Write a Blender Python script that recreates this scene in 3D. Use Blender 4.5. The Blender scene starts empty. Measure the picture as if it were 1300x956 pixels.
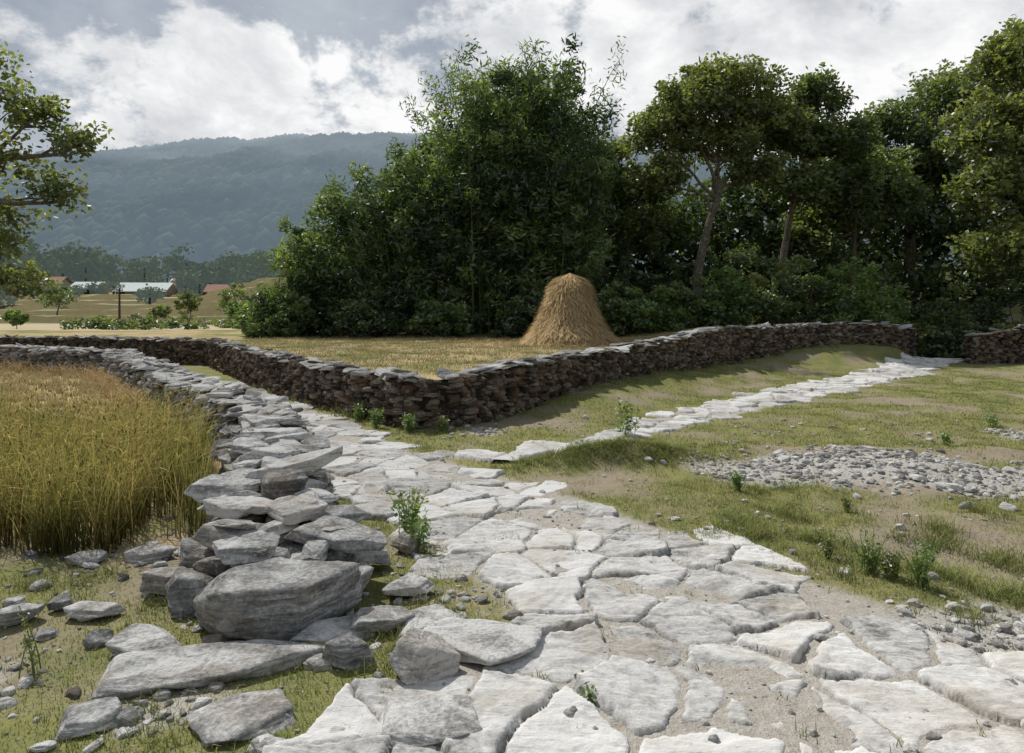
import bpy, bmesh, math
import numpy as np
from mathutils import Vector
R = np.random.default_rng(7)
scene = bpy.context.scene
scene.view_settings.view_transform = 'Standard'
scene.view_settings.look = 'None'
scene.view_settings.exposure = 0

# ------------------------------------------------------------ noise
_p = np.random.default_rng(3).permutation(256); _p = np.concatenate([_p, _p, _p])
_g = np.random.default_rng(5).normal(size=(256, 3)); _g /= np.linalg.norm(_g, axis=1)[:, None]
def perlin(x, y, z=0.0):
    x = np.asarray(x, float); y = np.asarray(y, float); z = np.asarray(z, float) + 0*x
    xi = np.floor(x).astype(int); yi = np.floor(y).astype(int); zi = np.floor(z).astype(int)
    xf = x-xi; yf = y-yi; zf = z-zi
    xi &= 255; yi &= 255; zi &= 255
    f = lambda t: t*t*t*(t*(t*6-15)+10)
    u, v, w = f(xf), f(yf), f(zf)
    def gr(a, b, c):
        h = _p[_p[_p[(xi+a) & 255]+((yi+b) & 255)]+((zi+c) & 255)]
        g = _g[h]
        return g[..., 0]*(xf-a)+g[..., 1]*(yf-b)+g[..., 2]*(zf-c)
    l = lambda t, a, b: a+t*(b-a)
    return 1.4*l(w, l(v, l(u, gr(0,0,0), gr(1,0,0)), l(u, gr(0,1,0), gr(1,1,0))),
             l(v, l(u, gr(0,0,1), gr(1,0,1)), l(u, gr(0,1,1), gr(1,1,1))))
def fbm(x, y, z=0.0, o=4):
    s = 0; a = 1
    for i in range(o):
        s = s+a*perlin(x*2**i+i*17.3, y*2**i-i*9.1, np.asarray(z)*2**i+i*3.7); a *= .5
    return s
def sm(a, b, x):
    t = np.clip((x-a)/(b-a), 0, 1); return t*t*(3-2*t)

# ------------------------------------------------------------ mesh accumulation
class Acc:
    def __init__(s): s.V=[]; s.F={3:[],4:[]}; s.M={3:[],4:[]}; s.A=[]; s.T=[]; s.n=0
    def add(s, V, F, var=0.5, mi=0, t=0.0):
        V = np.asarray(V, float); F = np.asarray(F, int)
        if len(V) == 0: return
        s.V.append(V); k = F.shape[1]
        s.F[k].append(F+s.n); s.M[k].append(np.full(len(F), mi))
        s.A.append(np.broadcast_to(np.asarray(var, float), (len(V),)))
        s.T.append(np.broadcast_to(np.asarray(t, float), (len(V),)))
        s.n += len(V)
    def finish(s, name, mats, smooth=False, parent=None, extra=None):
        V = np.concatenate(s.V)
        me = bpy.data.meshes.new(name)
        fs = []; ms = []; ls = []
        for k in (3, 4):
            if s.F[k]:
                f = np.concatenate(s.F[k]); fs.append(f.ravel()); ms.append(np.concatenate(s.M[k])); ls.append(np.full(len(f), k))
        li = np.concatenate(fs); lt = np.concatenate(ls); mi = np.concatenate(ms)
        me.vertices.add(len(V)); me.vertices.foreach_set('co', V.astype('f').ravel())
        me.loops.add(len(li)); me.loops.foreach_set('vertex_index', li.astype('i'))
        me.polygons.add(len(lt))
        me.polygons.foreach_set('loop_start', np.concatenate([[0], np.cumsum(lt)[:-1]]).astype('i'))
        me.polygons.foreach_set('loop_total', lt.astype('i'))
        me.polygons.foreach_set('material_index', mi.astype('i'))
        me.polygons.foreach_set('use_smooth', np.full(len(lt), smooth))
        a = me.attributes.new('var', 'FLOAT', 'POINT'); a.data.foreach_set('value', np.concatenate(s.A).astype('f'))
        a = me.attributes.new('tt', 'FLOAT', 'POINT'); a.data.foreach_set('value', np.concatenate(s.T).astype('f'))
        if extra is not None:
            for nm, c in extra.items():
                a = me.attributes.new(nm, 'FLOAT_COLOR', 'POINT')
                a.data.foreach_set('color', np.concatenate([c, np.ones((len(c), 1))], 1).astype('f').ravel())
        me.update(calc_edges=True)
        for m in (mats if isinstance(mats, list) else [mats]): me.materials.append(m)
        ob = bpy.data.objects.new(name, me); scene.collection.objects.link(ob)
        if parent: ob.parent = parent
        return ob

def tube(acc, pts, rads, sides=7, mi=0, var=.5):
    pts = np.asarray(pts, float); n = len(pts)
    T = np.gradient(pts, axis=0); T /= np.linalg.norm(T, axis=1)[:, None]+1e-9
    ref = np.array([0.31, .95, .05]); A = np.cross(T, ref); A /= np.linalg.norm(A, axis=1)[:, None]+1e-9
    B = np.cross(T, A)
    th = np.linspace(0, 2*np.pi, sides, endpoint=False)
    V = pts[:, None]+np.asarray(rads)[:, None, None]*(A[:, None]*np.cos(th)[None, :, None]+B[:, None]*np.sin(th)[None, :, None])
    i = np.arange(n-1)[:, None]*sides; j = np.arange(sides)[None]
    j2 = (j+1) % sides
    F = np.stack([i+j, i+j2, i+sides+j2, i+sides+j], -1).reshape(-1, 4)
    acc.add(V.reshape(-1, 3), F, var, mi)

def blades(acc, base, h, w, bend, segs=3, mi=0, var=None, th=None, tip=0.1):
    base = np.asarray(base, float); n = len(base)
    th = R.uniform(0, 2*np.pi, n) if th is None else th
    D = np.stack([np.cos(th), np.sin(th), 0*th], 1)
    ph = R.uniform(0, np.pi, n); P = np.stack([np.cos(ph), np.sin(ph), 0*ph], 1)
    h = np.broadcast_to(h, (n,)); bend = np.broadcast_to(bend, (n,)); w = np.broadcast_to(w, (n,))
    t = np.linspace(0, 1, segs+1)
    C = base[:, None]+D[:, None]*(bend*h)[:, None, None]*(t**2)[None, :, None]
    C[..., 2] += (h[:, None])*(t-0.35*np.clip(bend, 0, 1.2)[:, None]*t**2)
    ww = (w[:, None]*(1-(1-tip)*t**1.5))[..., None]*.5
    V = np.stack([C-P[:, None]*ww, C+P[:, None]*ww], 2)
    k = (segs+1)*2
    i = np.arange(n)[:, None]*k; j = np.arange(segs)[None]*2
    F = np.stack([i+j, i+j+1, i+j+3, i+j+2], -1).reshape(-1, 4)
    var = R.random(n) if var is None else var
    acc.add(V.reshape(-1, 3), F, np.repeat(var, k), mi, np.tile(np.repeat(t, 2), n))

def leaves(acc, C, L, W, var, mi=0, droop=0.0):
    n = len(C)
    a = R.normal(size=(n, 3)); a[:, 2] = a[:, 2]*.6-droop; a /= np.linalg.norm(a, axis=1)[:, None]
    b = R.normal(size=(n, 3)); b -= (a*b).sum(1)[:, None]*a; b /= np.linalg.norm(b, axis=1)[:, None]
    L = np.broadcast_to(L, (n,))*R.uniform(.7, 1.3, n); W = np.broadcast_to(W, (n,))*R.uniform(.7, 1.3, n)
    a = a*L[:, None]*.5; b = b*W[:, None]*.5
    V = np.stack([C-a, C-b-a*.1, C+a, C+b-a*.1], 1).reshape(-1, 3)
    F = np.arange(4*n).reshape(-1, 4)
    acc.add(V, F, np.repeat(var, 4), mi)

def clumps(acc, cen, rad, per, L, W, mi=1, base=0.45, droop=0.2, flat=.75, spread=.25):
    n = len(cen)
    rad = np.broadcast_to(rad, (n,))
    d = R.normal(size=(n*per, 3)); d /= np.linalg.norm(d, axis=1)[:, None]
    d *= (R.random(n*per)**.45)[:, None]*np.repeat(rad, per)[:, None]; d[:, 2] *= flat
    base = np.repeat(np.broadcast_to(base, (n,)), per)
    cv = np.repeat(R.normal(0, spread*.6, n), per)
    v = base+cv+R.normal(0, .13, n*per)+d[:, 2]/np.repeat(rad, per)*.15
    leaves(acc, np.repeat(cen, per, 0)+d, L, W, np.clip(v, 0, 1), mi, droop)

# ------------------------------------------------------------ materials
def newmat(name):
    m = bpy.data.materials.new(name); m.use_nodes = True; nt = m.node_tree; nt.nodes.clear()
    out = nt.nodes.new('ShaderNodeOutputMaterial')
    return m, nt, out
def N(nt, t): return nt.nodes.new(t)
def ramp(nt, stops):
    r = nt.nodes.new('ShaderNodeValToRGB'); e = r.color_ramp.elements
    while len(e) < len(stops): e.new(.5)
    for el, (p, c) in zip(e, stops): el.position = p; el.color = (*c, 1)
    return r
def noise(nt, co, scale, detail=4, rough=.55, dist=0.0):
    n = N(nt, 'ShaderNodeTexNoise'); n.inputs['Scale'].default_value = scale; n.inputs['Detail'].default_value = detail
    n.inputs['Roughness'].default_value = rough; n.inputs['Distortion'].default_value = dist
    if co is not None: nt.links.new(co, n.inputs['Vector'])
    return n
def attr(nt, name):
    a = nt.nodes.new('ShaderNodeAttribute'); a.attribute_name = name; return a
def mth(nt, op, a, b=None, clamp=False):
    m = nt.nodes.new('ShaderNodeMath'); m.operation = op; m.use_clamp = clamp
    for i, v in enumerate((a, b)):
        if v is None: continue
        if isinstance(v, (int, float)): m.inputs[i].default_value = v
        else: nt.links.new(v, m.inputs[i])
    return m.outputs[0]
def mrange(nt, v, a, b, c=0.0, d=1.0):
    m = nt.nodes.new('ShaderNodeMapRange'); m.inputs[1].default_value = a; m.inputs[2].default_value = b; m.inputs[3].default_value = c; m.inputs[4].default_value = d
    nt.links.new(v, m.inputs[0]); return m.outputs[0]
def mixc(nt, f, a, b, mode='MIX'):
    m = nt.nodes.new('ShaderNodeMix'); m.data_type = 'RGBA'; m.blend_type = mode
    for s, v in ((m.inputs[0], f), (m.inputs[6], a), (m.inputs[7], b)):
        if isinstance(v, (int, float)): s.default_value = v
        elif isinstance(v, tuple): s.default_value = (*v, 1)
        else: nt.links.new(v, s)
    return m.outputs[2]
def coord(nt, scale=(1, 1, 1), rot=(0, 0, 0)):
    t = nt.nodes.new('ShaderNodeTexCoord'); m = nt.nodes.new('ShaderNodeMapping')
    m.inputs['Scale'].default_value = scale; m.inputs['Rotation'].default_value = rot
    nt.links.new(t.outputs['Object'], m.inputs[0]); return m.outputs[0]

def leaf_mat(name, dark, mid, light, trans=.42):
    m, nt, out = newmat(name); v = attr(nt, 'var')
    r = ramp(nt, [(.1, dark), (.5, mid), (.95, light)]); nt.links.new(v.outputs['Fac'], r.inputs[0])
    p = N(nt, 'ShaderNodeBsdfDiffuse'); nt.links.new(r.outputs[0], p.inputs[0])
    t = N(nt, 'ShaderNodeBsdfTranslucent')
    nt.links.new(mixc(nt, 1.0, r.outputs[0], (1.7, 1.8, .9), 'MULTIPLY'), t.inputs[0])
    mx = N(nt, 'ShaderNodeMixShader'); mx.inputs[0].default_value = trans
    nt.links.new(p.outputs[0], mx.inputs[1]); nt.links.new(t.outputs[0], mx.inputs[2])
    gl = N(nt, 'ShaderNodeBsdfGlossy'); gl.inputs['Roughness'].default_value = .45; gl.inputs[0].default_value = (.9, .95, 1, 1)
    m2 = N(nt, 'ShaderNodeMixShader'); m2.inputs[0].default_value = .05
    nt.links.new(mx.outputs[0], m2.inputs[1]); nt.links.new(gl.outputs[0], m2.inputs[2]); nt.links.new(m2.outputs[0], out.inputs[0])
    return m
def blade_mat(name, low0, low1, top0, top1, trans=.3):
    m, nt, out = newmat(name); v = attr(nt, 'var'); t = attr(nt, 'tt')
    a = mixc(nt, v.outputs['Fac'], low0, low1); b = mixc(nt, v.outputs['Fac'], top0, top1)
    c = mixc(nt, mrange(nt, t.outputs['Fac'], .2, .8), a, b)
    p = N(nt, 'ShaderNodeBsdfDiffuse'); nt.links.new(c, p.inputs[0])
    tr = N(nt, 'ShaderNodeBsdfTranslucent'); nt.links.new(c, tr.inputs[0])
    mx = N(nt, 'ShaderNodeMixShader'); mx.inputs[0].default_value = trans
    nt.links.new(p.outputs[0], mx.inputs[1]); nt.links.new(tr.outputs[0], mx.inputs[2]); nt.links.new(mx.outputs[0], out.inputs[0])
    return m
def rock_mat(name, dark, mid, light, sc=1.0, tint=(.3, .22, .14), tintamt=.3, bump=.7, streak=(1.2, 1.2, 9), bd=.02, lich=.35, edges=(.33, .5, .64)):
    m, nt, out = newmat(name); co = coord(nt); st = coord(nt, streak, (.25, .35, .5))
    v = attr(nt, 'var')
    n1 = noise(nt, co, 2.2*sc, 5, .65); n2 = noise(nt, st, 3*sc, 5, .65, .8); n3 = noise(nt, co, 34*sc, 4, .7)
    s = mth(nt, 'ADD', mth(nt, 'MULTIPLY', n1.outputs[0], .4), mth(nt, 'MULTIPLY', n2.outputs[0], .6))
    s = mth(nt, 'ADD', s, mth(nt, 'MULTIPLY', mth(nt, 'SUBTRACT', n3.outputs[0], .5), .4))
    s = mth(nt, 'ADD', s, mth(nt, 'MULTIPLY', mth(nt, 'SUBTRACT', v.outputs['Fac'], .5), .3))
    r = ramp(nt, [(edges[0], dark), (edges[1], mid), (edges[2], light)]); nt.links.new(s, r.inputs[0])
    n4 = noise(nt, co, 1.6*sc, 3)
    c = mixc(nt, mth(nt, 'MULTIPLY', mrange(nt, n4.outputs[0], .5, .64), tintamt), r.outputs[0], tint)
    n5 = noise(nt, co, 7*sc, 3, .7)
    c = mixc(nt, mth(nt, 'MULTIPLY', mrange(nt, n5.outputs[0], .58, .64), lich), c, (.55, .55, .52))
    p = N(nt, 'ShaderNodeBsdfDiffuse'); nt.links.new(c, p.inputs[0]); p.inputs['Roughness'].default_value = .6
    b = N(nt, 'ShaderNodeBump'); b.inputs['Strength'].default_value = bump; b.inputs['Distance'].default_value = bd
    hh = mth(nt, 'ADD', mth(nt, 'MULTIPLY', n2.outputs[0], 1.4), mth(nt, 'MULTIPLY', n3.outputs[0], .8))
    nt.links.new(hh, b.inputs['Height']); nt.links.new(b.outputs[0], p.inputs['Normal']); nt.links.new(p.outputs[0], out.inputs[0])
    return m
def flat_mat(name, col, rough=.8, nscale=6, var=.3):
    m, nt, out = newmat(name); n = noise(nt, coord(nt), nscale, 4, .6)
    c = mixc(nt, n.outputs[0], tuple(x*(1-var) for x in col), tuple(x*(1+var) for x in col))
    p = N(nt, 'ShaderNodeBsdfDiffuse'); nt.links.new(c, p.inputs[0]); nt.links.new(p.outputs[0], out.inputs[0]); return m

M_rock = rock_mat('schist_rock', (.08, .08, .08), (.29, .285, .275), (.6, .59, .57), 1.3, tintamt=.3, bump=.8, bd=.022)
M_wall = rock_mat('wall_stone', (.035, .028, .023), (.1, .078, .06), (.24, .2, .16), 1.7, (.17, .1, .055), .5, lich=.25)
M_cap = rock_mat('cap_slab_stone', (.12, .12, .12), (.33, .325, .31), (.58, .57, .55), 1.5, (.27, .22, .15), .3)
M_path = rock_mat('flagstone', (.16, .155, .145), (.45, .44, .42), (.65, .64, .62), 1.0, (.38, .33, .25), .4, bump=.7, streak=(2, 5, 3), bd=.014, lich=.3, edges=(.27, .44, .62))
M_gravel = rock_mat('gravel_stone', (.2, .195, .19), (.42, .41, .39), (.62, .61, .58), 2)
M_bark = rock_mat('bark', (.05, .042, .034), (.14, .12, .095), (.26, .23, .19), 1.5, (.1, .11, .06), .3, streak=(8, 8, 1))
M_culm = flat_mat('bamboo_culm', (.13, .16, .06), .5)
M_bamboo = leaf_mat('bamboo_leaf', (.024, .042, .016), (.08, .12, .04), (.19, .24, .08))
M_leafA = leaf_mat('broad_leaf', (.034, .052, .018), (.105, .14, .045), (.22, .25, .085))
M_leafD = leaf_mat('yellow_green_leaf', (.04, .055, .018), (.13, .155, .048), (.26, .27, .095))  # yellow-green tint, the foliage's own colour
M_leafB = leaf_mat('bright_leaf', (.04, .072, .02), (.115, .175, .045), (.22, .3, .09), .42)
M_leafK = leaf_mat('dark_leaf', (.018, .031, .012), (.055, .08, .028), (.13, .165, .055), .32)
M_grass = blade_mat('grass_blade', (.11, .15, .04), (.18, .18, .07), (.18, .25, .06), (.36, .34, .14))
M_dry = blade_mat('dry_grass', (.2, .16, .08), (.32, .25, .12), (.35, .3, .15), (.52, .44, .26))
M_rice = blade_mat('rice_stalk', (.06, .065, .02), (.17, .13, .05), (.28, .31, .075), (.6, .45, .17), .4)  # green-brown stalk feet, darkened further as painted shade for the rice edge
M_straw = blade_mat('straw', (.32, .21, .1), (.5, .37, .2), (.46, .33, .17), (.7, .56, .34), .15)

# ------------------------------------------------------------ layout (metres; camera stands at the origin looking +Y)
WALL = np.array([(-30, 26.5, .8), (-16.5, 26.3, .85), (-10, 23, .87), (-6, 16.4, .83), (-3.8, 13.2, .79), (-2.3, 11.3, .78), (-1.5, 10.4, .78),
    (-1.0, 10.5, .79), (-.5, 11.1, .82), (.75, 13, .92), (2.77, 16, 1.0), (6.2, 20, 1.36), (8.9, 22, 1.36), (11.7, 23, 1.47), (13.5, 23.3, 1.28), (14.2, 26, 1.0)])
LOW = np.array([(-1.5, 4.15, .3), (-1.63, 4.7, .4), (-1.87, 5.4, .45), (-2.15, 6.1, .5), (-2.65, 7.4, .5), (-3.2, 8.7, .55),
    (-4.15, 10, .6), (-5.8, 11.9, .6), (-7.8, 14.7, .65), (-11, 19, .7), (-16, 21.7, .7), (-26, 22.5, .7)])
RW = np.array([(14.1, 21, 1.1), (15.4, 20.6, 1.35), (18.5, 20.3, 1.45), (28, 20, 1.6)])
PATH = np.array([(-12, 22.5, .6), (-8, 17.2, .65), (-5.2, 13.5, .65), (-3.1, 10.7, .55), (-1.9, 8.3, .7), (-.95, 7.0, .82), (-.12, 5.9, .9), (.42, 5.0, .92), (.9, 4.2, .95), (1.15, 3.4, 1.25), (1.05, 2.5, 1.7), (1.0, .5, 1.8)])
UP = np.array([(-.9, 8.15, .15), (.1, 8.2, .18), (.6, 8.6, .22), (1.3, 9.4, .3), (2.3, 10.6, .4), (3.8, 12.3, .52), (5.7, 14.4, .6), (8.6, 17.3, .65), (13.6, 22, .65), (16, 24.8, .7)])
def pdist(P, x, y, sub=True):
    best = np.full(np.shape(x), 1e9); val = np.zeros(np.shape(x))
    for a, b in zip(P[:-1], P[1:]):
        d = b[:2]-a[:2]; t = np.clip(((x-a[0])*d[0]+(y-a[1])*d[1])/(d@d), 0, 1)
        q = np.hypot(x-a[0]-t*d[0], y-a[1]-t*d[1]); w = a[2]+t*(b[2]-a[2])
        k = (q-w) if sub else q
        m = k < best; best = np.where(m, k, best); val = np.where(m, w, val)
    return best, val
def inside(poly, x, y):
    c = np.zeros(np.shape(x), bool); n = len(poly)
    for i in range(n):
        x1, y1 = poly[i][:2]; x2, y2 = poly[(i+1) % n][:2]
        if y1 == y2: continue
        k = ((y1 > y) != (y2 > y)) & (x < (x2-x1)*(y-y1)/(y2-y1)+x1); c ^= k
    return c
TERR = [tuple(p[:2]) for p in WALL]+[(14.2, 70), (-30, 70)]
FIELD = [tuple(p[:2]) for p in LOW][::-1]+[(-2.0, 4.6), (-2.6, 4.5), (-9, 4.2), (-26, 4.2)]
def height(x, y):
    x = np.asarray(x, float); y = np.asarray(y, float)
    dW, _ = pdist(WALL, x, y, False); ins = inside(TERR, x, y)
    z = .035*perlin(x*.7, y*.7, 1.5)+.012*perlin(x*2.3, y*2.3, 7.5)
    pm = np.minimum(pdist(PATH, x, y)[0], pdist(UP, x, y)[0])
    off = sm(0, .5, pm)
    z = z*(.35+.65*off)
    z += .28*sm(2.0, .3, dW)*sm(-.5, 2, x)*sm(10.5, 13, y)*sm(30, 24, y)*off
    z += .5*np.exp(-((x-10.3)**2/16+(y-23.3)**2/7))+.35*np.exp(-((x-17)**2/9+(y-20.2)**2/8))
    z += off*(.24*np.exp(-((x-1.2)**2/.9+(y-7.8-.15*(x-1.2))**2/.07))+.12*np.exp(-((x-4.5)**2/4+(y-7.4)**2/1.2))+.05*fbm(x*1.5, y*1.5, 3., 3)*sm(1, 3, x))
    z -= 1.1*np.exp(-((x-17)**2/8+(y-27)**2/6))
    # soil drop shading the rice, between the field edge and the low wall
    dl = pdist(LOW, x, y, False)[0]; z -= .2*np.exp(-((dl-.42)/.14)**2)*inside(FIELD, x, y)*sm(4.7, 5.4, y)*sm(13, 10, y)
    far = .8+.15*perlin(x*.05, y*.05, 2)
    r = 6.6*sm(55, 170, y)+1.8*perlin(x*.022, y*.018, 9)*sm(42, 75, y)+4.2*np.exp(-((x+30)**2/90+(y-88)**2/260))
    q = r/.8; fq = np.floor(q); r2 = .8*(fq+sm(.84, 1, q-fq))
    far = far+r2+5*sm(14, 45, x)*sm(24, 36, y)
    out = sm(27, 34, y)
    z = z*(1-out)+far*out
    terr = .70+.011*(y-10)+.42*sm(3.2, 7.5, x)+.04*perlin(x*.8, y*.8, 4)+.06*perlin(x*.25, y*.4, 4)
    terr = terr*(1-sm(30, 50, y))+far*sm(30, 50, y)
    sd = np.where(ins, dW, -dW); m = sm(-.05, .2, sd)
    return z*(1-m)+terr*m

# ------------------------------------------------------------ terrain
def axis(a, b, d, lo, hi, g):
    core = np.arange(a, b, d)
    up = [b]; s = d
    while up[-1] < hi: s *= g; up.append(up[-1]+s)
    dn = [a]; s = d
    while dn[-1] > lo: s *= g; dn.append(dn[-1]-s)
    return np.concatenate([dn[:0:-1], core, up])
gx = axis(-14, 17, .07, -5000, 5000, 1.045); gy = axis(2, 25, .07, -3000, 6000, 1.02)
X, Y = np.meshgrid(gx, gy); Z = height(X, Y)
nx, ny = len(gx), len(gy); x = X.ravel(); y = Y.ravel()
I = (np.arange(ny-1)[:, None]*nx+np.arange(nx-1)[None]).ravel()
acc = Acc(); acc.add(np.stack([x, y, Z.ravel()], 1), np.stack([I, I+1, I+nx+1, I+nx], 1))
def grass_mask(x, y):
    return sm(-.5, .3, fbm(x*.7, y*.7, 11, 5)+.17)
def rubble(x, y):
    n = fbm(x*1.1, y*1.1, 21, 4)
    a = np.exp(-((x-3.4)**2/2.6+(y-7.6)**2/.7))+.95*np.exp(-((x-4.9)**2/2.6+(y-6.7+.15*(x-4.9))**2/.45))+.8*np.exp(-((x-6.6)**2/3+(y-6.2)**2/.35))
    a += .9*np.exp(-((x-7.4)**2/.9+(y-9.6)**2/.6))+.9*np.exp(-((x-2.9)**2/.8+(y-3.6)**2/.4))+.6*np.exp(-((x+2.2)**2/2.5+(y-3.0)**2/.2))
    a += .7*np.exp(-((x+.35)**2/.3+(y-10.0)**2/.25))+.6*np.exp(-((x+.1)**2/.5+(y-4.2)**2/.3))
    return sm(.35, .9, a+.45*n)
dP = np.minimum(pdist(PATH, x, y)[0], pdist(UP, x, y)[0])
ter = inside(TERR, x, y); fld = inside(FIELD, x, y)
zg = grass_mask(x, y)*(1-.85*rubble(x, y))*sm(-.2, .05, dP); zr = np.maximum(rubble(x, y), .65*sm(.05, -.12, dP))
zb = np.where(ter, sm(-.5, .3, fbm(x*.4, y*.4, 31, 3)+.0)*.75, 0)
zb = np.where(fld, sm(4.6, 5.2, y+.3*perlin(x, y))*(.25+.75*sm(8, 9, y)), zb)
zb = np.where((y > 34), .55+.0*x, zb); zg = np.where(y > 34, .75, zg)
ground_zone = np.stack([zg, zr, zb], 1)
m, nt, out = newmat('ground_soil_grass')
co = coord(nt); z = attr(nt, 'zone'); sep = N(nt, 'ShaderNodeSeparateColor'); nt.links.new(z.outputs['Color'], sep.inputs[0])
n1 = noise(nt, co, 1.7, 5, .65); n2 = noise(nt, co, 14, 5, .7); n3 = noise(nt, co, 60, 3, .7)
dirt = mixc(nt, n2.outputs[0], (.14, .11, .08), (.36, .31, .24))
gcol = mixc(nt, mrange(nt, n1.outputs[0], .3, .7), (.095, .135, .035), (.23, .22, .085)); gcol = mixc(nt, mth(nt, 'MULTIPLY', n3.outputs[0], .45), gcol, (.26, .22, .12))
g = mth(nt, 'ADD', sep.outputs[0], mth(nt, 'MULTIPLY', mth(nt, 'SUBTRACT', n2.outputs[0], .5), 1.9), True)
c = mixc(nt, g, dirt, gcol)
gr = mixc(nt, n3.outputs[0], (.18, .165, .145), (.54, .52, .48))
rr = mth(nt, 'ADD', mth(nt, 'SUBTRACT', mth(nt, 'MULTIPLY', sep.outputs[1], 1.5), .25), mth(nt, 'MULTIPLY', mth(nt, 'SUBTRACT', n2.outputs[0], .5), 2), True)
rr = mth(nt, 'MULTIPLY', rr, mth(nt, 'GREATER_THAN', sep.outputs[1], .02))
c = mixc(nt, rr, c, gr)
st = mixc(nt, n2.outputs[0], (.29, .21, .11), (.52, .42, .25))
vo = N(nt, 'ShaderNodeTexVoronoi'); vo.inputs['Scale'].default_value = 1; nt.links.new(coord(nt, (.045, .09, 0)), vo.inputs['Vector'])
s3 = N(nt, 'ShaderNodeSeparateColor'); nt.links.new(vo.outputs['Color'], s3.inputs[0])
geo = N(nt, 'ShaderNodeNewGeometry'); sx = N(nt, 'ShaderNodeSeparateXYZ'); nt.links.new(geo.outputs['Position'], sx.inputs[0])
isfar = mth(nt, 'GREATER_THAN', sx.outputs[1], 34.)
pf = mth(nt, 'MULTIPLY', isfar, mth(nt, 'GREATER_THAN', s3.outputs[0], .55))
stf = mixc(nt, pf, st, mixc(nt, s3.outputs[1], (.13, .17, .06), (.3, .29, .13)))
stf = mixc(nt, mth(nt, 'MULTIPLY', isfar, .25), stf, (.4, .41, .4))
bb = mth(nt, 'ADD', sep.outputs[2], mth(nt, 'MULTIPLY', mth(nt, 'SUBTRACT', n1.outputs[0], .5), 1.8), True)
bb = mth(nt, 'MULTIPLY', bb, mth(nt, 'GREATER_THAN', sep.outputs[2], .02))
bb = mth(nt, 'MAXIMUM', bb, isfar)
c = mixc(nt, bb, c, stf)
sn = N(nt, 'ShaderNodeSeparateXYZ'); nt.links.new(geo.outputs['True Normal'], sn.inputs[0])
stp = mth(nt, 'MULTIPLY', isfar, mrange(nt, sn.outputs[2], .995, .96))
c = mixc(nt, stp, c, mixc(nt, n1.outputs[0], (.08, .09, .04), (.2, .15, .09)))
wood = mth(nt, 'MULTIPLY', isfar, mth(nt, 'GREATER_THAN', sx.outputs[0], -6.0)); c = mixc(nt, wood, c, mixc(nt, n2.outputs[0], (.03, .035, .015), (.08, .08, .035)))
p = N(nt, 'ShaderNodeBsdfDiffuse'); nt.links.new(c, p.inputs[0])
b = N(nt, 'ShaderNodeBump'); b.inputs['Strength'].default_value = .8; b.inputs['Distance'].default_value = .03
nt.links.new(mth(nt, 'ADD', n2.outputs[0], mth(nt, 'MULTIPLY', n3.outputs[0], .5)), b.inputs['Height']); nt.links.new(b.outputs[0], p.inputs['Normal'])
nt.links.new(p.outputs[0], out.inputs[0])
acc.finish('ground', m, True, extra={'zone': ground_zone})

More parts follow.
